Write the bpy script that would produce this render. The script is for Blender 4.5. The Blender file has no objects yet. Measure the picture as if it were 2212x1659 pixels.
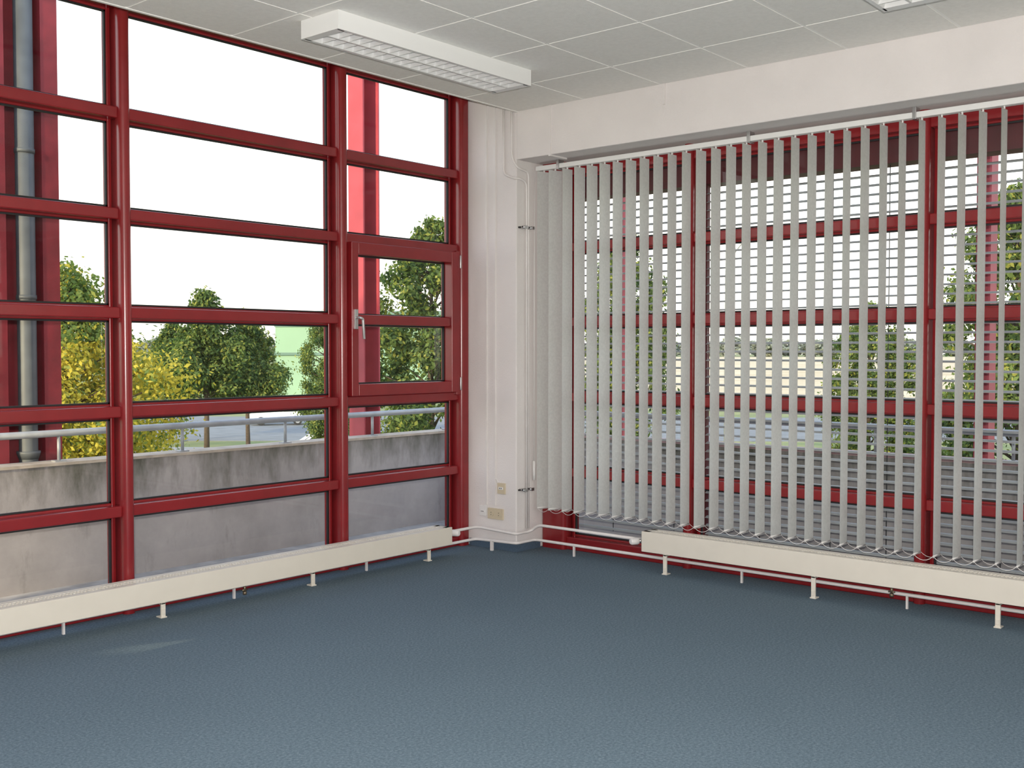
import bpy, math, random
from mathutils import Vector, Matrix
random.seed(7)
scene = bpy.context.scene
scene.view_settings.view_transform = 'Standard'
scene.view_settings.exposure = 0.55

# ---------------------------------------------------------------- materials
def new_mat(name):
    m = bpy.data.materials.new(name); m.use_nodes = True
    nt = m.node_tree; nt.nodes.clear()
    out = nt.nodes.new('ShaderNodeOutputMaterial')
    return m, nt, out

def pbr(name, col, rough=0.5, metal=0.0, var=0.0, scale=8.0, bump=0.0, bscale=60.0, col2=None, spec=0.5, coat=0.0, detail=4):
    m, nt, out = new_mat(name)
    b = nt.nodes.new('ShaderNodeBsdfPrincipled')
    b.inputs['Roughness'].default_value = rough
    b.inputs['Metallic'].default_value = metal
    b.inputs['Specular IOR Level'].default_value = spec
    b.inputs['Coat Weight'].default_value = coat
    nt.links.new(b.outputs[0], out.inputs[0])
    tc = nt.nodes.new('ShaderNodeTexCoord')
    n = nt.nodes.new('ShaderNodeTexNoise'); n.inputs['Scale'].default_value = scale; n.inputs['Detail'].default_value = detail
    nt.links.new(tc.outputs['Object'], n.inputs['Vector'])
    r = nt.nodes.new('ShaderNodeValToRGB')
    r.color_ramp.elements[0].position = 0.3; r.color_ramp.elements[1].position = 0.7
    if col2 is None:
        c1 = [c*(1-var) for c in col]; c2 = [min(1, c*(1+var)) for c in col]
    else:
        c1, c2 = col, col2
    r.color_ramp.elements[0].color = (*c1, 1); r.color_ramp.elements[1].color = (*c2, 1)
    nt.links.new(n.outputs['Fac'], r.inputs['Fac'])
    nt.links.new(r.outputs['Color'], b.inputs['Base Color'])
    if bump > 0:
        n2 = nt.nodes.new('ShaderNodeTexNoise'); n2.inputs['Scale'].default_value = bscale; n2.inputs['Detail'].default_value = 3
        nt.links.new(tc.outputs['Object'], n2.inputs['Vector'])
        bp = nt.nodes.new('ShaderNodeBump'); bp.inputs['Strength'].default_value = bump; bp.inputs['Distance'].default_value = 0.01
        nt.links.new(n2.outputs['Fac'], bp.inputs['Height'])
        nt.links.new(bp.outputs['Normal'], b.inputs['Normal'])
    return m

def glass_mat():
    m, nt, out = new_mat('window_glass')
    t = nt.nodes.new('ShaderNodeBsdfTransparent'); t.inputs[0].default_value = (0.96, 0.975, 0.965, 1)
    g = nt.nodes.new('ShaderNodeBsdfGlossy'); g.inputs['Roughness'].default_value = 0.02
    fr = nt.nodes.new('ShaderNodeFresnel'); fr.inputs['IOR'].default_value = 1.38
    mx = nt.nodes.new('ShaderNodeMixShader')
    nt.links.new(fr.outputs[0], mx.inputs[0]); nt.links.new(t.outputs[0], mx.inputs[1]); nt.links.new(g.outputs[0], mx.inputs[2])
    nt.links.new(mx.outputs[0], out.inputs[0])
    return m

def translucent_mat(name, c1, c2, scale, tfac, tcol, rough=0.6):
    m, nt, out = new_mat(name)
    tc = nt.nodes.new('ShaderNodeTexCoord')
    n = nt.nodes.new('ShaderNodeTexNoise'); n.inputs['Scale'].default_value = scale
    nt.links.new(tc.outputs['Object'], n.inputs['Vector'])
    r = nt.nodes.new('ShaderNodeValToRGB')
    r.color_ramp.elements[0].position = 0.35; r.color_ramp.elements[1].position = 0.65
    r.color_ramp.elements[0].color = (*c1, 1); r.color_ramp.elements[1].color = (*c2, 1)
    nt.links.new(n.outputs['Fac'], r.inputs['Fac'])
    d = nt.nodes.new('ShaderNodeBsdfDiffuse'); nt.links.new(r.outputs[0], d.inputs[0])
    t = nt.nodes.new('ShaderNodeBsdfTranslucent')
    mm = nt.nodes.new('ShaderNodeMixRGB'); mm.blend_type = 'MULTIPLY'; mm.inputs[0].default_value = 1; mm.inputs[2].default_value = (*tcol, 1)
    nt.links.new(r.outputs[0], mm.inputs[1]); nt.links.new(mm.outputs[0], t.inputs[0])
    mx = nt.nodes.new('ShaderNodeMixShader'); mx.inputs[0].default_value = tfac
    nt.links.new(d.outputs[0], mx.inputs[1]); nt.links.new(t.outputs[0], mx.inputs[2])
    nt.links.new(mx.outputs[0], out.inputs[0])
    return m

def concrete_mat(name, base, stain, ztop):
    m, nt, out = new_mat(name)
    b = nt.nodes.new('ShaderNodeBsdfPrincipled'); b.inputs['Roughness'].default_value = 0.9
    tc = nt.nodes.new('ShaderNodeTexCoord')
    mp = nt.nodes.new('ShaderNodeMapping'); mp.inputs['Scale'].default_value = (4, 4, 1.3)
    n = nt.nodes.new('ShaderNodeTexNoise'); n.inputs['Scale'].default_value = 1.3; n.inputs['Detail'].default_value = 9; n.inputs['Roughness'].default_value = 0.68
    nt.links.new(tc.outputs['Object'], mp.inputs[0]); nt.links.new(mp.outputs[0], n.inputs['Vector'])
    n3 = nt.nodes.new('ShaderNodeTexNoise'); n3.inputs['Scale'].default_value = 2.5; n3.inputs['Detail'].default_value = 8; n3.inputs['Roughness'].default_value = 0.7
    nt.links.new(tc.outputs['Object'], n3.inputs['Vector'])
    sx = nt.nodes.new('ShaderNodeSeparateXYZ'); nt.links.new(tc.outputs['Object'], sx.inputs[0])
    mr = nt.nodes.new('ShaderNodeMapRange'); mr.inputs['From Min'].default_value = ztop-0.5; mr.inputs['From Max'].default_value = ztop
    mr.inputs['To Min'].default_value = -0.17; mr.inputs['To Max'].default_value = 0.15
    nt.links.new(sx.outputs['Z'], mr.inputs['Value'])
    ad = nt.nodes.new('ShaderNodeMath'); ad.operation = 'ADD'
    nt.links.new(n.outputs['Fac'], ad.inputs[0]); nt.links.new(mr.outputs[0], ad.inputs[1])
    r = nt.nodes.new('ShaderNodeValToRGB')
    r.color_ramp.elements[0].position = 0.42; r.color_ramp.elements[1].position = 0.80
    r.color_ramp.elements[0].color = (*base, 1); r.color_ramp.elements[1].color = (*stain, 1)
    nt.links.new(ad.outputs[0], r.inputs['Fac'])
    r2 = nt.nodes.new('ShaderNodeValToRGB')
    r2.color_ramp.elements[0].position = 0.3; r2.color_ramp.elements[1].position = 0.7
    r2.color_ramp.elements[0].color = (0.74, 0.74, 0.74, 1); r2.color_ramp.elements[1].color = (1, 1, 1, 1)
    nt.links.new(n3.outputs['Fac'], r2.inputs['Fac'])
    mm = nt.nodes.new('ShaderNodeMixRGB'); mm.blend_type = 'MULTIPLY'; mm.inputs[0].default_value = 1
    nt.links.new(r.outputs[0], mm.inputs[1]); nt.links.new(r2.outputs[0], mm.inputs[2])
    nt.links.new(mm.outputs[0], b.inputs['Base Color']); nt.links.new(b.outputs[0], out.inputs[0])
    return m

def carpet_mat():
    m, nt, out = new_mat('carpet_blue')
    b = nt.nodes.new('ShaderNodeBsdfPrincipled'); b.inputs['Roughness'].default_value = 0.95; b.inputs['Specular IOR Level'].default_value = 0.12
    tc = nt.nodes.new('ShaderNodeTexCoord')
    n = nt.nodes.new('ShaderNodeTexNoise'); n.inputs['Scale'].default_value = 80; n.inputs['Detail'].default_value = 6; n.inputs['Roughness'].default_value = 0.8
    nt.links.new(tc.outputs['Object'], n.inputs['Vector'])
    r = nt.nodes.new('ShaderNodeValToRGB'); e = r.color_ramp.elements
    e[0].position = 0.32; e[0].color = (0.075, 0.106, 0.140, 1)
    e[1].position = 0.70; e[1].color = (0.235, 0.295, 0.33, 1)
    k = e.new(0.5); k.color = (0.135, 0.188, 0.232, 1)
    nt.links.new(n.outputs['Fac'], r.inputs['Fac'])
    n2 = nt.nodes.new('ShaderNodeTexNoise'); n2.inputs['Scale'].default_value = 1.3; n2.inputs['Detail'].default_value = 3
    nt.links.new(tc.outputs['Object'], n2.inputs['Vector'])
    r2 = nt.nodes.new('ShaderNodeValToRGB'); r2.color_ramp.elements[0].color = (0.86, 0.88, 0.88, 1); r2.color_ramp.elements[1].color = (1, 1, 1, 1)
    nt.links.new(n2.outputs['Fac'], r2.inputs['Fac'])
    mm = nt.nodes.new('ShaderNodeMixRGB'); mm.blend_type = 'MULTIPLY'; mm.inputs[0].default_value = 1
    nt.links.new(r.outputs[0], mm.inputs[1]); nt.links.new(r2.outputs[0], mm.inputs[2])
    nt.links.new(mm.outputs[0], b.inputs['Base Color'])
    bp = nt.nodes.new('ShaderNodeBump'); bp.inputs['Strength'].default_value = 0.3; bp.inputs['Distance'].default_value = 0.004
    nt.links.new(n.outputs['Fac'], bp.inputs['Height']); nt.links.new(bp.outputs[0], b.inputs['Normal'])
    nt.links.new(b.outputs[0], out.inputs[0])
    return m

RED = pbr('red_lacquer', (0.235, 0.013, 0.016), 0.24, var=0.10, scale=5, spec=0.7)
REDX = pbr('red_steel_exterior', (0.20, 0.016, 0.024), 0.6, var=0.22, scale=6)
REDL = pbr('red_steel_pale', (0.40, 0.055, 0.075), 0.6, var=0.12, scale=6)  # paler copy of the exterior red, glass haze put into its colour
MAROON = pbr('maroon_sheet', (0.09, 0.012, 0.016), 0.6, var=0.15)
GASKET = pbr('black_gasket', (0.012, 0.012, 0.013), 0.6)
GLASS = glass_mat()
PLASTER = pbr('white_plaster', (0.77, 0.728, 0.71), 0.9, var=0.03, scale=3, bump=0.25, bscale=90)
TILE = pbr('ceiling_tile', (0.88, 0.865, 0.825), 0.95, var=0.03, scale=40, bump=0.2, bscale=150)
TBAR = pbr('ceiling_tbar', (0.93, 0.92, 0.89), 0.6)
CARPET = carpet_mat()
BASEB = pbr('baseboard_carpet', (0.07, 0.11, 0.16), 0.95, var=0.2, scale=120)
RAD = pbr('radiator_enamel', (0.74, 0.69, 0.60), 0.45, var=0.02)
RADD = pbr('radiator_slot', (0.10, 0.09, 0.085), 0.8)
PIPE = pbr('white_pipe_paint', (0.77, 0.73, 0.71), 0.4, var=0.03)
CHROME = pbr('chrome', (0.6, 0.6, 0.6), 0.25, metal=1.0)
BRASS = pbr('dark_brass', (0.25, 0.2, 0.14), 0.4, metal=0.8)
BLACK = pbr('black_rubber', (0.02, 0.02, 0.02), 0.6)
BEIGE = pbr('beige_plastic', (0.62, 0.53, 0.38), 0.4)
WHITEP = pbr('white_plastic', (0.80, 0.78, 0.76), 0.4)
ALU = pbr('brushed_aluminium', (0.6, 0.6, 0.6), 0.35, metal=0.9)
LAMPW = pbr('lamp_white', (0.86, 0.86, 0.85), 0.4)
LOUV = pbr('lamp_louvre', (0.80, 0.80, 0.79), 0.35, metal=0.0)
SLAT = translucent_mat('blind_fabric', (0.76, 0.775, 0.76), (0.82, 0.835, 0.82), 60, 0.50, (1, 1, 0.97))
RAILW = pbr('blind_rail_white', (0.82, 0.82, 0.80), 0.4)
EXTSL = pbr('exterior_slat', (0.46, 0.48, 0.49), 0.5, var=0.05)
CONC = concrete_mat('parapet_concrete', (0.45, 0.41, 0.39), (0.085, 0.085, 0.055), 0.79)
COPING = pbr('coping_stone', (0.45, 0.38, 0.30), 0.8, var=0.2, scale=10)
COPINGP = pbr('coping_pink', (0.48, 0.30, 0.28), 0.8, var=0.12, scale=10)
GALV = pbr('galvanised_steel', (0.36, 0.375, 0.385), 0.5, metal=0.3, var=0.12, scale=12)
DPIPE = pbr('downpipe_zinc', (0.10, 0.11, 0.115), 0.55, metal=0.2, var=0.2, scale=6)
BALC = pbr('balcony_deck', (0.42, 0.40, 0.38), 0.9, var=0.2)
BARK = pbr('bark', (0.09, 0.065, 0.045), 0.9, var=0.3, scale=10)
GRASS = pbr('grass', (0.11, 0.16, 0.05), 0.95, scale=0.25, col2=(0.28, 0.28, 0.11), detail=8)
FIELD = pbr('dry_field', (0.50, 0.39, 0.23), 0.95, scale=0.05, col2=(0.62, 0.52, 0.34), detail=6)
ASPH = pbr('asphalt', (0.18, 0.19, 0.19), 0.9, var=0.15, scale=1)
PAVE = pbr('pavement', (0.30, 0.30, 0.30), 0.9, var=0.1, scale=2)
L_GREEN = translucent_mat('leaf_green', (0.08, 0.13, 0.045), (0.18, 0.24, 0.08), 1.2, 0.4, (1.4, 1.5, 0.7))
L_DARK = translucent_mat('leaf_dark', (0.035, 0.07, 0.03), (0.09, 0.13, 0.055), 1.2, 0.35, (1.2, 1.4, 0.7))
L_YEL = translucent_mat('leaf_yellow', (0.42, 0.37, 0.05), (0.66, 0.55, 0.10), 1.2, 0.4, (1.2, 1.15, 0.7))
L_YG = translucent_mat('leaf_yellowgreen', (0.21, 0.25, 0.06), (0.38, 0.37, 0.10), 1.2, 0.4, (1.2, 1.3, 0.6))
L_HAZE = translucent_mat('leaf_haze_tint', (0.26, 0.30, 0.25), (0.34, 0.37, 0.30), 0.3, 0.3, (1, 1, 1))  # distance haze put into the leaf colour, paler than the near trees
BGREEN = pbr('green_cladding', (0.25, 0.40, 0.27), 0.7, var=0.05, scale=0.3)
BGREEN2 = pbr('dark_green_cladding', (0.12, 0.21, 0.17), 0.7, var=0.05, scale=0.3)
CARW = pbr('car_paint_white', (0.75, 0.77, 0.8), 0.25, coat=0.5)
CARG = pbr('car_glass', (0.03, 0.04, 0.05), 0.1)

# ---------------------------------------------------------------- mesh builder
class MB:
    def __init__(s): s.v=[]; s.f=[]; s.m=[]; s.s=[]; s.mats=[]
    def mi(s, mat):
        if mat not in s.mats: s.mats.append(mat)
        return s.mats.index(mat)
    def face(s, idx, mat, smooth=False):
        s.f.append(idx); s.m.append(s.mi(mat)); s.s.append(smooth)
    def box(s, x0,y0,z0,x1,y1,z1, mat):
        x0,x1=min(x0,x1),max(x0,x1); y0,y1=min(y0,y1),max(y0,y1); z0,z1=min(z0,z1),max(z0,z1)
        b=len(s.v)
        s.v += [(x0,y0,z0),(x1,y0,z0),(x1,y1,z0),(x0,y1,z0),(x0,y0,z1),(x1,y0,z1),(x1,y1,z1),(x0,y1,z1)]
        for q in ((0,3,2,1),(4,5,6,7),(0,1,5,4),(1,2,6,5),(2,3,7,6),(3,0,4,7)):
            s.face([b+i for i in q], mat)
    def poly(s, pts, mat, smooth=False):
        b=len(s.v); s.v += [tuple(p) for p in pts]; s.face(list(range(b,b+len(pts))), mat, smooth)
    def prism(s, pts, vec, mat):
        b=len(s.v); n=len(pts); vec=Vector(vec)
        s.v += [tuple(p) for p in pts]+[tuple(Vector(p)+vec) for p in pts]
        s.face([b+i for i in range(n)][::-1], mat); s.face([b+n+i for i in range(n)], mat)
        for i in range(n):
            j=(i+1)%n; s.face([b+i,b+j,b+n+j,b+n+i], mat)
    def tube(s, pts, r, mat, n=10, smooth=True, caps=True):
        pts=[Vector(p) for p in pts]
        rs = r if isinstance(r,(list,tuple)) else [r]*len(pts)
        rings=[]
        prev=None
        for i,p in enumerate(pts):
            if i==0: t=(pts[1]-p)
            elif i==len(pts)-1: t=(p-pts[i-1])
            else: t=(pts[i+1]-p).normalized()+(p-pts[i-1]).normalized()
            t.normalize()
            if prev is None:
                a=Vector((0,0,1)) if abs(t.z)<0.9 else Vector((1,0,0))
                u=t.cross(a).normalized()
            else:
                u=(prev-t*prev.dot(t)); u.normalize()
            prev=u; w=t.cross(u)
            k=1.0
            if 0<i<len(pts)-1:
                c=(pts[i+1]-p).normalized().dot((p-pts[i-1]).normalized())
                k=1.0/max(0.75, math.sqrt(max(0.01,(1+c)/2)))
            b=len(s.v)
            for j in range(n):
                an=2*math.pi*j/n
                s.v.append(tuple(p+(u*math.cos(an)+w*math.sin(an))*rs[i]*k))
            rings.append(b)
        for a,b in zip(rings,rings[1:]):
            for j in range(n):
                k=(j+1)%n; s.face([a+j,a+k,b+k,b+j], mat, smooth)
        if caps:
            s.face([rings[0]+j for j in range(n)][::-1], mat); s.face([rings[-1]+j for j in range(n)], mat)
    def build(s, name, parent=None, bevel=0, loc=None, harden=False, seg=2):
        me=bpy.data.meshes.new(name); me.from_pydata(s.v,[],s.f)
        for m in s.mats: me.materials.append(m)
        me.polygons.foreach_set('material_index', s.m); me.polygons.foreach_set('use_smooth', [True]*len(s.s) if harden else s.s)
        me.update()
        o=bpy.data.objects.new(name, me); scene.collection.objects.link(o)
        if parent: o.parent=parent
        if loc: o.location=loc
        if bevel:
            bm=o.modifiers.new('bevel','BEVEL'); bm.width=bevel; bm.segments=seg; bm.limit_method='ANGLE'; bm.angle_limit=math.radians(40)
            bm.harden_normals=harden
        return o

def round_path(pts, rad=0.03, n=4):
    pts=[Vector(p) for p in pts]; out=[pts[0]]
    for i in range(1,len(pts)-1):
        a=(pts[i-1]-pts[i]); b=(pts[i+1]-pts[i])
        r=min(rad, a.length*0.45, b.length*0.45)
        p0=pts[i]+a.normalized()*r; p1=pts[i]+b.normalized()*r
        for k in range(n+1):
            t=k/n; out.append(p0*(1-t)**2+pts[i]*2*t*(1-t)+p1*t*t)
    out.append(pts[-1]); return out

def empty(name, loc=(0,0,0)):
    e=bpy.data.objects.new(name,None); e.location=loc; scene.collection.objects.link(e); return e

# ---------------------------------------------------------------- dimensions
YW=5.73     # inner face of left curtain wall
XW=6.52     # inner face of right curtain wall
XC=6.22; YC=5.25   # column / beam faces
CZ=3.36     # suspended ceiling
XMIN=-2.2; YMIN=-1.8
TOP=3.66

# ---------------------------------------------------------------- room shell
m=MB(); m.box(XMIN-0.2,YMIN-0.2,-0.18,6.70,5.92,0.0,CARPET); m.build('floor')
m=MB()
gx=[5.62-0.655*i for i in range(13)]; gx=[g for g in gx if g>XMIN]
gy=[3.955+0.655*i for i in range(-9,3)]; gy=[g for g in gy if YMIN<g<YC-0.1]
xs=sorted(gx+[XMIN,XC]); ys=sorted(gy+[YMIN,YC])
for a,b in zip(xs,xs[1:]):
    for c,d in zip(ys,ys[1:]):
        g=0.009
        m.box(a+g,c+g,CZ,b-g,d-g,CZ+0.02,TILE)
m.box(XMIN,YMIN,CZ+0.0025,XC,YC,CZ+0.03,TBAR)
m.box(XMIN,YC-0.02,CZ-0.004,XC,YC+0.0,TOP,TILE)
m.build('ceiling')
m=MB(); m.box(XMIN-0.2,YMIN-0.2,TOP,6.95,5.98,TOP+0.3,PLASTER); m.build('ceiling_slab')
m=MB(); m.box(XMIN-0.2,YMIN-0.2,0,XMIN,5.92,TOP,PLASTER); m.build('wall_back')
m=MB()
m.box(XMIN,YMIN-0.2,0,6.7,YMIN,0.45,PLASTER); m.box(XMIN,YMIN-0.2,3.05,6.7,YMIN,TOP,PLASTER)
m.box(XMIN,YMIN-0.2,0.45,-1.9,YMIN,3.05,PLASTER); m.box(6.2,YMIN-0.2,0.45,6.7,YMIN,3.05,PLASTER); m.build('wall_side')  # wide out-of-view opening added in this wall to admit fill light
m=MB(); m.box(XC,YC,0,6.70,5.92,TOP,PLASTER); col=m.build('corner_column', bevel=0.008)
m=MB()
m.box(XC,YMIN,3.0,6.90,YC,TOP,PLASTER); beam=m.build('ceiling_beam', bevel=0.006)
m=MB(); m.box(XC-0.012,YC-0.012,0,XC,YW,0.055,BASEB); m.box(XC,YC-0.012,0,XW-0.02,YC,0.055,BASEB); m.build('baseboard_column')

# ---------------------------------------------------------------- windows
TZ=[0.605,1.19,1.77,2.345,2.93]
def curtain(name, axis, plane, edges, zb, zt, tz, skip=None, sgn=1):
    fr=MB(); gk=MB(); gl=MB(); mu=MB()
    def B(mb,a0,a1,d0,d1,z0,z1,mat):
        d0*=sgn; d1*=sgn
        if axis=='x': mb.box(a0,plane+d0,z0,a1,plane+d1,z1,mat)
        else: mb.box(plane+d0,a0,z0,plane+d1,a1,z1,mat)
    edges=sorted(edges)
    for a,b in edges:
        R=0.032; pts=[]
        for (ca,t0) in ((a+R,180),(b-R,270)):
            for k in range(11):
                an=math.radians(t0+90*k/10); pts.append((ca+R*math.cos(an), R+R*math.sin(an)))
        pts+=[(b,0.115),(a,0.115)]
        if axis=='x': P=[(p,plane+q*sgn,zb[0]) for p,q in pts]
        else: P=[(plane+q*sgn,p,zb[0]) for p,q in pts]
        n=len(P); bi=len(mu.v)
        mu.v+=P+[(x,y,zt) for x,y,_ in P]
        for i in range(n):
            j=(i+1)%n; q=[bi+i,bi+j,bi+n+j,bi+n+i]
            if (axis=='y')!=(sgn<0): q=q[::-1]
            mu.face(q,RED,True)
        B(fr,a-0.022,b+0.022,0.112,0.17,zb[0],zt,RED)
    for (a,b),(c,d) in zip(edges,edges[1:]):
        zz=[(zb[0],zb[1])]+[(z-0.033,z+0.033) for z in tz]+([(zt-0.12,zt)] if zt>3.2 else [])
        for k,(z0,z1) in enumerate(zz):
            B(fr,b-0.004,c+0.004,0.034,0.115,z0,z1,RED)
            B(fr,b+0.02,c-0.02,0.112,0.168,z0-0.012 if k else z0,z1+0.012,RED)
        for (p,q),(r,s) in zip(zz,zz[1:]):
            z0=q+0.012; z1=r-0.012; a0=b+0.022; a1=c-0.022
            if skip and skip(a0,z0): continue
            g=0.010
            B(gk,a0,a1,0.118,0.135,z0,z0+g,GASKET); B(gk,a0,a1,0.118,0.135,z1-g,z1,GASKET)
            B(gk,a0,a0+g,0.118,0.135,z0,z1,GASKET); B(gk,a1-g,a1,0.118,0.135,z0,z1,GASKET)
            d=0.140*sgn
            if axis=='x': gl.poly([(a0,plane+d,z0),(a1,plane+d,z0),(a1,plane+d,z1),(a0,plane+d,z1)],GLASS)
            else: gl.poly([(plane+d,a0,z0),(plane+d,a1,z0),(plane+d,a1,z1),(plane+d,a0,z1)],GLASS)
    e=empty(name)
    fr.build('frame',e,bevel=0.008,harden=True,seg=3); mu.build('mullions',e); gk.build('gaskets',e); gl.build('glass',e)
    return e

w=0.035
ledges=[(XMIN,XMIN+0.07),(-0.03-w,-0.03+w),(1.625-w,1.625+w),(3.245,3.315),(4.893,4.968),(6.12,XC)]
win1=curtain('window_1','x',YW,ledges,(0.0,0.07),TOP,TZ, skip=lambda a,z: a>4.9 and 1.15<z<2.3)
redges=[(5.02,YC),(3.90,3.967),(2.262,2.33),(0.63,0.70),(-1.0,-0.93),(YMIN,YMIN+0.07)]
win2=curtain('window_2','y',XW,redges,(0.0,0.10),3.0,TZ)
fill_win=curtain('fill_window','x',YMIN-0.02,[(-1.9,-1.83),(0.0,0.07),(2.0,2.07),(4.0,4.07),(6.13,6.2)],(0.45,0.52),3.05,[1.19,2.345,3.0],sgn=-1)  # unseen window added in the side wall so skylight fills the room

m=MB(); y0=YW-0.022; y1=YW+0.10
sx0,sx1,sz0,sz1=4.972,6.075,1.225,2.315; fw=0.085
m.box(sx0,y0,sz0,sx0+fw*0.75,y1,sz1,RED); m.box(sx1-fw,y0,sz0,sx1,y1,sz1,RED)
m.box(sx0+fw*0.75,y0,sz0,sx1-fw,y1,sz0+fw,RED); m.box(sx0+fw*0.75,y0,sz1-fw,sx1-fw,y1,sz1,RED)
m.box(sx0+fw*0.75,y0+0.02,1.735,sx1-fw,y1,1.805,RED)
m.box(sx1,YW+0.01,1.2,6.12,YW+0.11,2.33,RED)
o=m.build('casement_sash',win1,bevel=0.007,harden=True,seg=3)
m=MB()
ix0=sx0+fw*0.75; ix1=sx1-fw
for z0,z1 in ((sz0+fw,1.735),(1.805,sz1-fw)):
    g=0.009
    m.box(ix0,y1-0.04,z0,ix1,y1-0.02,z0+g,GASKET); m.box(ix0,y1-0.04,z1-g,ix1,y1-0.02,z1,GASKET)
    m.box(ix0,y1-0.04,z0,ix0+g,y1-0.02,z1,GASKET); m.box(ix1-g,y1-0.04,z0,ix1,y1-0.02,z1,GASKET)
    m.poly([(ix0,y1-0.02,z0),(ix1,y1-0.02,z0),(ix1,y1-0.02,z1),(ix0,y1-0.02,z1)],GLASS)
m.build('casement_glass',win1)
m=MB()
hx=5.005
m.box(hx-0.015,y0-0.012,1.70,hx+0.015,y0,1.84,ALU)
m.tube(round_path([(hx,y0,1.78),(hx,y0-0.05,1.78),(hx+0.02,y0-0.055,1.77),(hx+0.03,y0-0.055,1.63)],0.02),0.010,ALU,8)
for z in (1.29,2.24):
    m.tube([(sx1+0.006,y0-0.006,z-0.05),(sx1+0.006,y0-0.006,z+0.05)],0.008,ALU,8)
m.build('casement_handle_and_hinges',win1,bevel=0.002)

# ---------------------------------------------------------------- vertical blinds
bl=empty('vertical_blinds')
m=MB(); m.box(6.415,YMIN+0.05,2.935,6.465,5.22,2.97,RAILW)
for y in (5.0,3.4,2.31,1.4,0.2): m.box(6.405,y-0.012,2.925,6.475,y+0.012,3.0,CHROME)
m.build('head_rail',bl,bevel=0.003)
m=MB(); ch=MB()
ys=[5.155,5.045]+[4.93-0.1155*i for i in range(0,56)]
ys=[y for y in ys if y>YMIN+0.1]
bot=[]
for i,yc in enumerate(ys):
    al=math.radians(random.uniform(-4.5,2.5) - (18 if i<2 else 0)); tw=math.radians(random.uniform(-3,3))
    zt,zb=2.925,0.318
    N=6; K=10
    b=len(m.v)
    for k in range(K+1):
        z=zt+(zb-zt)*k/K; a=al+tw*k/K
        for j in range(N+1):
            s=(j/N-0.5)*0.124; bow=0.006*(1-(2*j/N-1)**2)
            m.v.append((6.44+s*math.cos(a)-bow*math.sin(a), yc+s*math.sin(a)+bow*math.cos(a), z))
    for k in range(K):
        for j in range(N):
            p=b+k*(N+1)+j; m.face([p,p+1,p+N+2,p+N+1],SLAT,True)
    m.box(6.435,yc-0.004,2.92,6.445,yc+0.004,2.94,WHITEP)
    a=al+tw
    fz=(6.44-0.058*math.cos(a), yc-0.058*math.sin(a), zb+0.012); bz=(6.44+0.058*math.cos(a), yc+0.058*math.sin(a), zb+0.012)
    m.tube([fz,bz],0.005,WHITEP,6)
    bot.append((fz,bz))
for (f1,b1),(f2,b2) in zip(bot,bot[1:]):
    for p,q in ((f1,f2),(b1,b2)):
        p=Vector(p); q=Vector(q)
        pts=[p.lerp(q,t/6)-Vector((0,0,0.028*(1-(2*t/6-1)**2))) for t in range(7)]
        ch.tube(pts,0.0016,WHITEP,5)
m.build('fabric_slats',bl); ch.build('bead_chain',bl)
m=MB()
m.tube([(6.40,5.215,2.93),(6.395,5.22,2.0),(6.395,5.22,0.68)],0.0025,WHITEP,6); m.tube([(6.41,5.225,2.93),(6.41,5.225,0.68)],0.0025,WHITEP,6)
m.tube([(6.40,5.222,0.54),(6.40,5.222,0.69)],0.012,WHITEP,8)
m.build('control_cord',bl)

# exterior venetian blind
ev=empty('exterior_venetian_blind')
m=MB(); z=0.16
tl=math.radians(3)
while z<2.70:
    dx=0.030*math.cos(tl); dz=0.030*math.sin(tl)
    x=6.80
    for (ya,yb) in ((3.95,5.20),(2.31,3.92),(0.68,2.28),(-0.95,0.65)):
        lo=[(x-dx,ya,z-dz-0.005),(x-dx*0.5,ya,z-dz*0.5+0.003),(x,ya,z+0.006),(x+dx*0.5,ya,z+dz*0.5+0.003),(x+dx,ya,z+dz-0.005)]
        hi=[(p[0],p[1],p[2]+0.002) for p in lo[::-1]]
        m.prism(lo+hi,(0,yb-ya,0),EXTSL)
    z+=0.060
m.build('slats',ev)
m=MB(); m.box(6.735,-1.0,2.74,6.90,5.21,2.995,MAROON)
m.build('head_box',ev)
m=MB()
for y in (4.75,4.2,3.5,2.98,2.6,1.9,1.1,0.2): m.tube([(6.80,y,0.14),(6.80,y,2.75)],0.003,BLACK,5)
for y in (5.205,3.935,2.295,0.665): m.box(6.78,y-0.015,0.0,6.82,y+0.015,2.75,MAROON)
m.build('cords_and_guides',ev)

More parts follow.
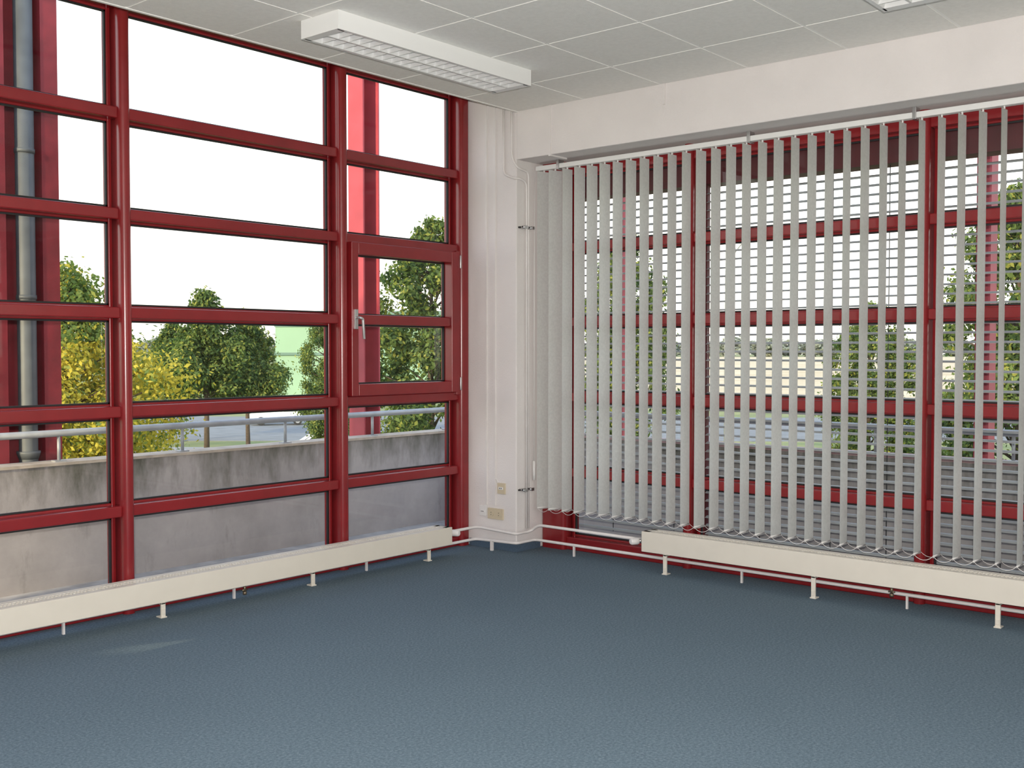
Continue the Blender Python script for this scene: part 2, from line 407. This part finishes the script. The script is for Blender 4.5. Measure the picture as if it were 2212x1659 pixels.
# ---------------------------------------------------------------- radiators
def radiator(name, axis, front, back, a0, a1, z0, z1, legs, drain):
    m=MB()
    def B(p0,p1,d0,d1,zz0,zz1,mat):
        if axis=='x': m.box(p0,d0,zz0,p1,d1,zz1,mat)
        else: m.box(d0,p0,zz0,d1,p1,zz1,mat)
    B(a0,a1,front,front+0.012,z0,z1,RAD)
    B(a0,a1,back-0.012,back,z0,z1,RAD)
    B(a0,a0+0.012,front+0.012,back-0.012,z0,z1,RAD); B(a1-0.012,a1,front+0.012,back-0.012,z0,z1,RAD)
    B(a0+0.012,a1-0.012,front+0.012,back-0.012,z0+0.01,z1-0.012,RADD)
    B(a0,a1,front+0.012,front+0.05,z1-0.008,z1,RAD); B(a0,a1,back-0.05,back-0.012,z1-0.008,z1,RAD)
    mid=(front+back)/2; B(a0,a1,mid-0.005,mid+0.005,z1-0.008,z1,RAD)
    p=a0+0.012
    while p<a1-0.02:
        B(p,p+0.010,front+0.05,back-0.05,z1-0.007,z1-0.0005,RAD); p+=0.021
    B(a0-0.0,a0+0.06,front+0.012,back-0.012,z1-0.007,z1,RAD); B(a1-0.06,a1,front+0.012,back-0.012,z1-0.007,z1,RAD)
    for l in legs:
        B(l-0.014,l+0.014,front+0.002,front+0.016,0.0,z0+0.005,RAD)
        B(l-0.014,l+0.014,front+0.002,back-0.01,z0-0.012,z0,RAD)
        B(l-0.02,l+0.02,front-0.004,front+0.05,0.0,0.008,RAD)
        B(l-0.01,l+0.01,front-0.003,front+0.004,0.02,0.05,RAD)
    o=m.build(name,bevel=0.0025)
    v=MB()
    c=(drain,front+0.03,z0) if axis=='x' else (front+0.03,drain,z0)
    c=Vector(c)
    v.tube([c+Vector((0,0,0.0)),c+Vector((0,0,-0.04))],0.009,BRASS,8)
    v.tube([c+Vector((0,0,-0.04)),c+Vector((0,0,-0.06))],0.013,BRASS,6)
    d=Vector((0.02,0,0)) if axis=='x' else Vector((0,0.02,0))
    v.tube([c+Vector((0,0,-0.03))-d,c+Vector((0,0,-0.03))+d],0.005,BRASS,6)
    v.build('drain_valve',o)
    return o
r1=radiator('radiator','x',5.50,5.66,0.6,5.77,0.09,0.222,[1.15,2.25,3.35,4.45,5.53],3.93)
r2=radiator('radiator','y',6.24,6.39,-1.3,4.119,0.14,0.282,[-0.43,0.66,1.754,2.844,3.929],2.36)
def valve(parent, base, direction, face):
    m=MB(); b=Vector(base); d=Vector(direction); f=Vector(face).normalized()
    m.tube([b,b+d*0.05],0.011,CHROME,10)
    c=b+d*0.05
    m.tube([c-f*0.012,c+f*0.02],0.016,CHROME,10)
    m.tube([c+f*0.02,c+f*0.03,c+f*0.075,c+f*0.085],[0.021,0.026,0.024,0.018],WHITEP,14)
    m.build('thermostatic_valve',parent)
valve(r1,(5.77,5.58,0.165),(1,0,0),(0.3,-1,0))
valve(r2,(6.31,4.119,0.2),(0,1,0),(-1,0.5,0))

m=MB()
m.tube(round_path([(5.80,5.60,0.165),(6.16,5.60,0.165),(6.165,5.205,0.15),(6.34,5.205,0.15),(6.34,5.13,0.205),(6.33,4.16,0.205)],0.04),0.011,PIPE,10)
m.tube(round_path([(0.4,5.60,0.072),(6.14,5.60,0.072),(6.14,5.18,0.085),(6.36,5.18,0.085),(6.36,-1.4,0.085)],0.04),0.011,PIPE,10)
for y in (4.8,3.4,2.3,1.2,0.1): m.box(6.352,y-0.006,0,6.368,y+0.006,0.085,PIPE)
for x in (2.8,3.9,5.0): m.box(x-0.006,5.592,0,x+0.006,5.608,0.075,PIPE)
m.box(6.13,5.42,0.0,6.15,5.44,0.085,PIPE)
m.build('heating_pipes')
# surface-mounted services on column and beam
m=MB()
m.tube(round_path([(XC-0.011,5.368,CZ+0.2),(XC-0.011,5.368,2.90),(XC-0.011,5.262,2.86),(XC+0.02,5.236,2.86),(6.325,5.236,2.84),(6.325,5.236,0.17)],0.04),0.009,PIPE,8)
m.tube(round_path([(XC-0.011,5.288,CZ+0.2),(XC-0.011,5.288,3.02),(XC-0.006,5.240,2.94),(6.35,5.238,2.92),(6.352,5.238,0.17)],0.04),0.009,PIPE,8)
m.build('riser_pipe',col)
m=MB()
m.box(XC-0.012,5.545,0.34,XC,5.562,TOP-0.02,PIPE); m.box(XC-0.012,5.455,0.34,XC,5.475,TOP-0.02,PIPE)
m.box(XC-0.012,5.41,0.50,XC,5.425,0.53,PIPE); m.tube(round_path([(XC-0.006,5.465,0.56),(XC-0.006,5.44,0.54),(XC-0.006,5.42,0.50)],0.01),0.004,WHITEP,6)
m.build('cable_conduit',col)
m=MB(); m.box(XC-0.012,4.91,3.0,XC,4.93,CZ,PLASTER); m.box(XC-0.012,4.91,2.988,6.41,4.93,3.0,PLASTER)
m.box(XC-0.012,3.925,3.22,XC,3.94,CZ,PLASTER); m.build('cable_conduit',beam)
for z in (2.49,0.475):
    m=MB()
    m.box(6.24,5.238,z-0.006,6.36,5.25,z+0.006,BLACK)
    for x in (6.262,6.285,6.345,6.362):
        m.tube([(x,5.25,z),(x,5.20,z)],0.010,CHROME,10)
        m.tube([(x,5.20,z),(x,5.192,z)],0.013,CHROME,10)
    m.tube([(6.25,5.215,z+0.004),(6.37,5.215,z+0.004)],0.006,BLACK,6)
    m.build('pipe_clamp',col)
def plate(name,y,z,hw,hh,mat,kind):
    m=MB(); m.box(XC-0.014,y-hw,z-hh,XC,y+hw,z+hh,mat)
    if kind=='socket':
        for yy in (y-hw/2,y+hw/2):
            m.tube([(XC-0.018,yy,z),(XC-0.013,yy,z)],0.024,mat,20)
            for dz in (-0.009,0.009): m.tube([(XC-0.0195,yy,z+dz),(XC-0.0175,yy,z+dz)],0.0035,BLACK,8)
    elif kind=='switch':
        m.box(XC-0.02,y-0.022,z-0.008,XC-0.013,y+0.022,z+0.012,WHITEP)
        m.box(XC-0.0215,y-0.012,z-0.002,XC-0.0195,y-0.004,z+0.006,BLACK); m.box(XC-0.0215,y+0.004,z-0.002,XC-0.0195,y+0.012,z+0.006,BLACK)
    else:
        m.box(XC-0.019,y-0.02,z-0.012,XC-0.013,y+0.02,z+0.002,WHITEP)
        m.box(XC-0.0205,y-0.015,z-0.008,XC-0.0185,y+0.015,z-0.004,BLACK)
    m.build(name,bevel=0.003)
plate('light_switch',5.395,0.478,0.038,0.042,BEIGE,'switch')
plate('wall_socket',5.455,0.275,0.078,0.042,BEIGE,'socket')
plate('data_socket',5.585,0.29,0.036,0.040,WHITEP,'data')

# ---------------------------------------------------------------- ceiling light fixtures
def fixture(x0,x1,y0,y1):
    m=MB(); zt=CZ; zb=CZ-0.10; t=0.012
    m.box(x0,y0,zb,x1,y0+t,zt,LAMPW); m.box(x0,y1-t,zb,x1,y1,zt,LAMPW)
    m.box(x0,y0+t,zb,x0+t,y1-t,zt,LAMPW); m.box(x1-t,y0+t,zb,x1,y1-t,zt,LAMPW)
    m.box(x0+t,y0+t,zt-0.012,x1-t,y1-t,zt,LAMPW)
    fl=0.022
    m.box(x0+t,y0+t,zb,x1-t,y0+t+fl*0.5,zb+0.004,LAMPW); m.box(x0+t,y1-t-fl*0.5,zb,x1-t,y1-t,zb+0.004,LAMPW)
    ex=0.045
    m.box(x0+t,y0+t,zb,x0+t+ex,y1-t,zb+0.004,LAMPW); m.box(x1-t-ex,y0+t,zb,x1-t,y1-t,zb+0.004,LAMPW)
    ym=(y0+y1)/2; X0=x0+t+ex; X1=x1-t-ex
    rows=((y0+t+fl*0.5,ym-0.006),(ym+0.006,y1-t-fl*0.5))
    m.box(X0,ym-0.006,zb,X1,ym+0.006,zb+0.05,LOUV)
    for a,b in rows:
        for e,s in ((a,1),(b,-1)):
            m.prism([(X0,e,zb),(X0,e+s*0.018,zb+0.055),(X0,e,zb+0.055)] if s>0 else [(X0,e,zb),(X0,e,zb+0.055),(X0,e+s*0.018,zb+0.055)],(X1-X0,0,0),LOUV)
        n=20
        for i in range(n+1):
            x=X0+(X1-X0)*i/n
            m.prism([(x-0.002,a,zb+0.002),(x+0.002,a,zb+0.002),(x+0.006,a,zb+0.05),(x-0.006,a,zb+0.05)],(0,b-a,0),LOUV)
        yc=(a+b)/2
        m.tube([(X0,yc,zb+0.068),(X1,yc,zb+0.068)],0.013,LAMPW,12)
    return m.build('ceiling_light_fixture')
fixture(3.745,5.36,4.40,4.71); fixture(3.745,5.36,1.78,2.09)

# ---------------------------------------------------------------- balcony
YP=7.0; XP=7.65
m=MB()
m.box(-6,5.92,-0.30,XP,YP,-0.06,BALC); m.box(6.70,-6,-0.30,XP,5.92,-0.06,BALC); m.build('balcony_floor')
m=MB()
m.box(-6,YP,-0.9,XP+0.2,YP+0.18,0.77,CONC); m.box(XP,-6,-0.9,XP+0.18,YP,0.77,CONC)
m.box(-6,YP-0.012,0.77,XP+0.2,YP+0.2,0.79,COPING); m.box(XP-0.012,-6,0.77,XP+0.2,YP-0.012,0.79,COPINGP)
m.build('balcony_parapet')
m=MB()
m.tube(round_path([(-6,YP+0.06,0.985),(XP+0.06,YP+0.06,0.985),(XP+0.06,-6,0.985)],0.1),0.024,GALV,12)
for i in range(-10,4):
    x=4.47+0.955*i
    if x<XP and x>-6:
        m.tube([(x,YP+0.06,0.79),(x,YP+0.06,0.97)],0.012,GALV,8); m.box(x-0.04,YP+0.03,0.79,x+0.04,YP+0.09,0.80,GALV)
for i in range(-12,2):
    y=5.9+0.955*i
    if y>-6: m.tube([(XP+0.06,y,0.79),(XP+0.06,y,0.97)],0.012,GALV,8); m.box(XP+0.03,y-0.04,0.79,XP+0.09,y+0.04,0.80,GALV)
m.build('balcony_railing')

def hcol(x0,x1,y0,y1,fl,mat,axis='x'):
    m=MB()
    if axis=='x':
        m.box(x0,y0,-4,x0+fl,y1,5.5,mat); m.box(x1-fl,y0,-4,x1,y1,5.5,mat); m.box(x0+fl,(y0+y1)/2+0.08,-4,x1-fl,(y0+y1)/2+0.10,5.5,mat)
    else:
        m.box(x0,y0,-4,x1,y0+fl,5.5,mat); m.box(x0,y1-fl,-4,x1,y1,5.5,mat); m.box((x0+x1)/2-0.01,y0+fl,-4,(x0+x1)/2+0.01,y1-fl,5.5,mat)
    m.build('steel_column')
hcol(3.15,3.64,7.26,7.56,0.12,REDX)
hcol(6.46,6.66,7.26,7.46,0.015,REDL)
hcol(7.90,8.05,5.42,5.50,0.015,REDL,axis='y'); hcol(7.90,8.05,2.30,2.40,0.015,REDL,axis='y'); hcol(7.90,8.05,-0.8,-0.7,0.015,REDL,axis='y')
m=MB(); m.tube([(3.42,7.30,-4),(3.42,7.30,5.5)],0.062,DPIPE,20)
for z in (0.95,2.9,1.9): m.tube([(3.42,7.30,z),(3.42,7.30,z+0.03)],0.067,DPIPE,20)
m.tube([(3.42,7.30,0.80),(3.42,7.30,0.84),(3.42,7.30,0.855)],[0.064,0.078,0.078],DPIPE,20)
m.build('downpipe')

# ---------------------------------------------------------------- landscape
GZ=-4.0
HF=Vector((math.cos(math.radians(40.4)),math.sin(math.radians(40.4)),0)); RV=Vector((HF.y,-HF.x,0))
def W(d,r,z=GZ): p=HF*d+RV*r; return Vector((p.x,p.y,z))
m=MB(); m.box(-900,-900,GZ-0.5,1400,1400,GZ,GRASS); m.build('ground')
m=MB(); 
def strip(mb,pts,h,mat): mb.prism([W(d,r,GZ) for d,r in pts],(0,0,h),mat)
strip(m,[(66,-120),(64,60),(86,60),(92,-120)],0.03,ASPH)
m.build('road')
m=MB(); strip(m,[(59,-120),(57,8),(60,8),(62.5,-120)],0.04,PAVE); m.build('sidewalk')
m=MB(); strip(m,[(115,6),(112,300),(900,900),(900,10)],0.05,FIELD); m.build('field')

def tree_mesh(name, crown, nleaf, ls, mats, seed, tr=0.12, prof_f=None, nb=60):
    rnd=random.Random(seed); m=MB()
    R,z0,z1=crown
    m.tube([(0,0,0),(0.03,0.02,z0*0.6),(0.0,0.05,z0+(z1-z0)*0.4),(0.03,0,z1*0.97)],[tr,tr*0.8,tr*0.5,0.02],BARK,8)
    clumps=[]
    for i in range(nb):
        t=(i+rnd.random())/nb
        z=z0+(z1-z0)*t*0.96
        prof=prof_f(t)
        a=i*2.399+rnd.uniform(-0.5,0.5); rr=R*prof*rnd.uniform(0.25,0.88)
        c=Vector((rr*math.cos(a),rr*math.sin(a),z))
        cr=R*rnd.uniform(0.13,0.24)*(0.45+0.7*prof)
        clumps.append((c,cr))
        base=Vector((0,0,max(0.5,z-0.35*rr-0.2)))
        m.tube([base,base.lerp(c,0.55)+Vector((0,0,0.05)),c],[tr*0.28,tr*0.16,0.01],BARK,5)
    tot=sum(cr**2 for c,cr in clumps)
    for c,cr in clumps:
        for k in range(int(nleaf*cr*cr/tot)):
            d=Vector((rnd.gauss(0,1),rnd.gauss(0,1),rnd.gauss(0,0.8))); d.normalize()
            p=c+d*cr*(rnd.random()**0.5)*rnd.choice((1,1,1.1,1.3,1.7))
            n=(d+Vector((rnd.gauss(0,.6),rnd.gauss(0,.6),rnd.gauss(0,.6)+0.3))).normalized()
            u=n.orthogonal().normalized(); q=rnd.uniform(0,6.28); v=n.cross(u)
            uu=u*math.cos(q)+v*math.sin(q); vv=n.cross(uu); s=ls*rnd.uniform(0.6,1.3)
            x=rnd.random(); acc=0; mt=mats[-1][0]
            zf=(p.z-z0)/(z1-z0)
            for mm_,wt in mats:
                w_=wt(zf) if callable(wt) else wt
                acc+=w_
                if x<acc: mt=mm_; break
            m.poly([p-uu*s*0.7,p-vv*s*0.38,p+uu*s*0.7,p+vv*s*0.38],mt)
    return m
def put(mesh_o, loc, rot, sc=1.0, name='tree'):
    o=bpy.data.objects.new(name, mesh_o.data); scene.collection.objects.link(o)
    o.location=loc; o.rotation_euler=(0,0,rot); 
    o.scale=sc if isinstance(sc,tuple) else (sc,sc,sc); return o
def loc_px(u,d): return W(d,(u-1106)/2297*d)
def table(pts):
    def f(t):
        for (a,b),(c,d) in zip(pts,pts[1:]):
            if t<=c: return b+(d-b)*(t-a)/(c-a)
        return pts[-1][1]
    return f
green=[(L_GREEN,0.5),(L_DARK,0.32),(L_YG,0.18)]
yel=[(L_YEL,lambda z: 0.70 if z<0.72 else 0.10),(L_YG,0.18),(L_GREEN,1)]
pa=table([(0,0.5),(0.2,0.7),(0.5,0.95),(0.62,0.84),(0.77,0.52),(0.9,0.30),(1,0.1)])
pb=lambda t: max(0.10,(1-t)**0.8)*min(1,0.6+t*2.4)
pc=lambda t: (math.sin(math.pi*min(1,t*0.82+0.18))**0.6)
ta=tree_mesh('tree',(2.55,1.6,7.3),54000,0.075,yel,1,prof_f=pa,nb=120).build('yellow_tree',loc=loc_px(140,20))
tb=tree_mesh('tree',(3.4,3.4,8.8),26000,0.16,green,2,tr=0.16,prof_f=pb,nb=70).build('tree',loc=loc_px(445,57))
put(tb,loc_px(535,59),2.0,(0.85,0.85,0.88)); put(tb,loc_px(368,64),4.0,(0.9,0.9,0.82))
tc_=tree_mesh('tree',(1.75,3.0,8.7),34000,0.085,green,3,prof_f=pc,nb=70).build('tree',loc=loc_px(935,24))
tc_.rotation_euler=(0,0,1.0)
put(tc_,loc_px(712,38),2.0,(0.72,0.72,0.82))
put(tc_,loc_px(1350,27),2.6,(0.8,0.8,1.0))
put(tc_,loc_px(1880,28),0.6,(0.8,0.8,0.8))
put(tc_,loc_px(2195,19),3.6,(0.85,0.85,1.0))
put(tc_,loc_px(2480,22),5.0,1.0)
tf=tree_mesh('tree',(5.0,0.8,8.0),2600,0.9,[(L_HAZE,1)],9,prof_f=pc,nb=24).build('tree',loc=loc_px(1200,905))
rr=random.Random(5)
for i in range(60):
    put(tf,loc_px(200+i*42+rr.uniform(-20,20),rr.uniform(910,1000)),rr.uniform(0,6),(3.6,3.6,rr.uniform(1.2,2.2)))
for u,d in ((1575,100),(1640,96),(2040,100)):
    put(tc_,loc_px(u,d),rr.uniform(0,6),(0.3,0.3,0.2),name='bush')

m=MB()
def obox(mb,d0,d1,r0,r1,z0,z1,mat):
    mb.prism([W(d0,r0,z0),W(d0,r1,z0),W(d1,r1,z0),W(d1,r0,z0)][::-1],(0,0,z1-z0),mat)
obox(m,120,150,-26.7,-8,GZ,4.2,BGREEN); obox(m,119.9,150.1,-26.8,-7.9,4.2,6.0,BGREEN2); obox(m,119.8,119.95,-26.8,-8,1.0,1.3,BGREEN2)
obox(m,119.8,119.95,-22,-18.5,GZ,GZ+3.5,BGREEN2)
m.build('warehouse_building')

def car(u,d,name='car'):
    m=MB()
    prof=[(-2.1,0.35),(-2.12,0.75),(-1.9,0.92),(-0.95,1.0),(-0.35,1.40),(0.85,1.42),(1.55,1.02),(2.05,0.98),(2.12,0.6),(2.08,0.35)]
    m.prism([(x,-0.82,z) for x,z in prof],(0,1.64,0),CARW)
    for s in (-0.835,0.835):
        m.poly([(x,s,z) for x,z in [(-0.82,1.0),(-0.30,1.33),(0.22,1.35),(0.22,1.0)]],CARG); m.poly([(x,s,z) for x,z in [(0.30,1.0),(0.30,1.35),(0.80,1.35),(1.35,1.02)]],CARG)
        for x in (-1.32,1.32):
            m.tube([(x,s*0.88,0.32),(x,s*1.03,0.32)],0.32,BLACK,18); m.tube([(x,s*1.03,0.32),(x,s*1.04,0.32)],0.18,ALU,12)
    m.poly([(-0.97,-0.7,1.01),(-0.97,0.7,1.01),(-0.38,0.66,1.40),(-0.38,-0.66,1.40)],CARG)
    o=m.build(name,bevel=0.04); o.location=loc_px(u,d)+Vector((0,0,0.03)); 
    o.rotation_euler=(0,0,math.atan2(RV.y,RV.x)+0.25)
    return o
car(602,79); car(690,53)
m=MB()
m.tube(round_path([(0,0,0),(0,0,10.5),(1.2,0,12.0),(2.0,0,12.1)],1.2,6),0.07,GALV,8); m.box(1.8,-0.12,12.0,2.6,0.12,12.15,GALV)
o=m.build('street_lamp'); o.location=loc_px(1567,60); o.rotation_euler=(0,0,math.atan2(RV.y,RV.x))

# ---------------------------------------------------------------- light
wd=bpy.data.worlds.new('sky'); scene.world=wd; wd.use_nodes=True; nt=wd.node_tree; nt.nodes.clear()
out=nt.nodes.new('ShaderNodeOutputWorld'); bg=nt.nodes.new('ShaderNodeBackground'); bg.inputs['Strength'].default_value=1.6
tc=nt.nodes.new('ShaderNodeTexCoord'); sp=nt.nodes.new('ShaderNodeSeparateXYZ'); nt.links.new(tc.outputs['Generated'],sp.inputs[0])
r=nt.nodes.new('ShaderNodeValToRGB'); e=r.color_ramp.elements
e[0].position=0.0; e[0].color=(0.98,0.92,0.82,1); e[1].position=0.9; e[1].color=(0.38,0.52,0.78,1)
k=e.new(0.12); k.color=(0.98,0.96,0.91,1); k=e.new(0.38); k.color=(0.71,0.78,0.90,1)
nt.links.new(sp.outputs['Z'],r.inputs['Fac']); nt.links.new(r.outputs[0],bg.inputs['Color']); nt.links.new(bg.outputs[0],out.inputs[0])

sd=bpy.data.lights.new('sun','SUN'); sd.energy=3.8; sd.angle=math.radians(1.5); sd.color=(1,0.83,0.55)
so=bpy.data.objects.new('sun',sd); scene.collection.objects.link(so)
so.rotation_euler=Vector((1,0.18,-0.28)).to_track_quat('-Z','Y').to_euler(); so.location=(-20,-5,15)

fd=bpy.data.lights.new('camera_flash','AREA'); fd.shape='RECTANGLE'; fd.size=0.10; fd.size_y=0.06; fd.energy=190; fd.color=(1,0.955,0.91)
fo=bpy.data.objects.new('camera_flash',fd); scene.collection.objects.link(fo); fo.location=(-0.05,-0.04,1.66)
fo.rotation_euler=(math.radians(114),0,math.radians(-49.6))

gd=bpy.data.lights.new('sun_glint','SPOT'); gd.energy=5200; gd.spot_size=math.radians(1.15); gd.spot_blend=1.0; gd.shadow_soft_size=0.03; gd.color=(1,0.80,0.50)
go=bpy.data.objects.new('sun_glint',gd); scene.collection.objects.link(go); go.location=(-7.65,10.1,3.1)
go.rotation_euler=(Vector((3.10,4.95,0))-Vector((-7.65,10.1,3.1))).to_track_quat('-Z','Y').to_euler()

# ---------------------------------------------------------------- camera
cd=bpy.data.cameras.new('camera'); cd.sensor_width=36; cd.lens=36*2297/2212; cd.clip_end=3000; cd.clip_start=0.02
co=bpy.data.objects.new('camera',cd); scene.collection.objects.link(co)
co.location=(0,0,1.55); co.rotation_euler=(math.radians(90-1.81),0,math.radians(-49.6))
scene.camera=co
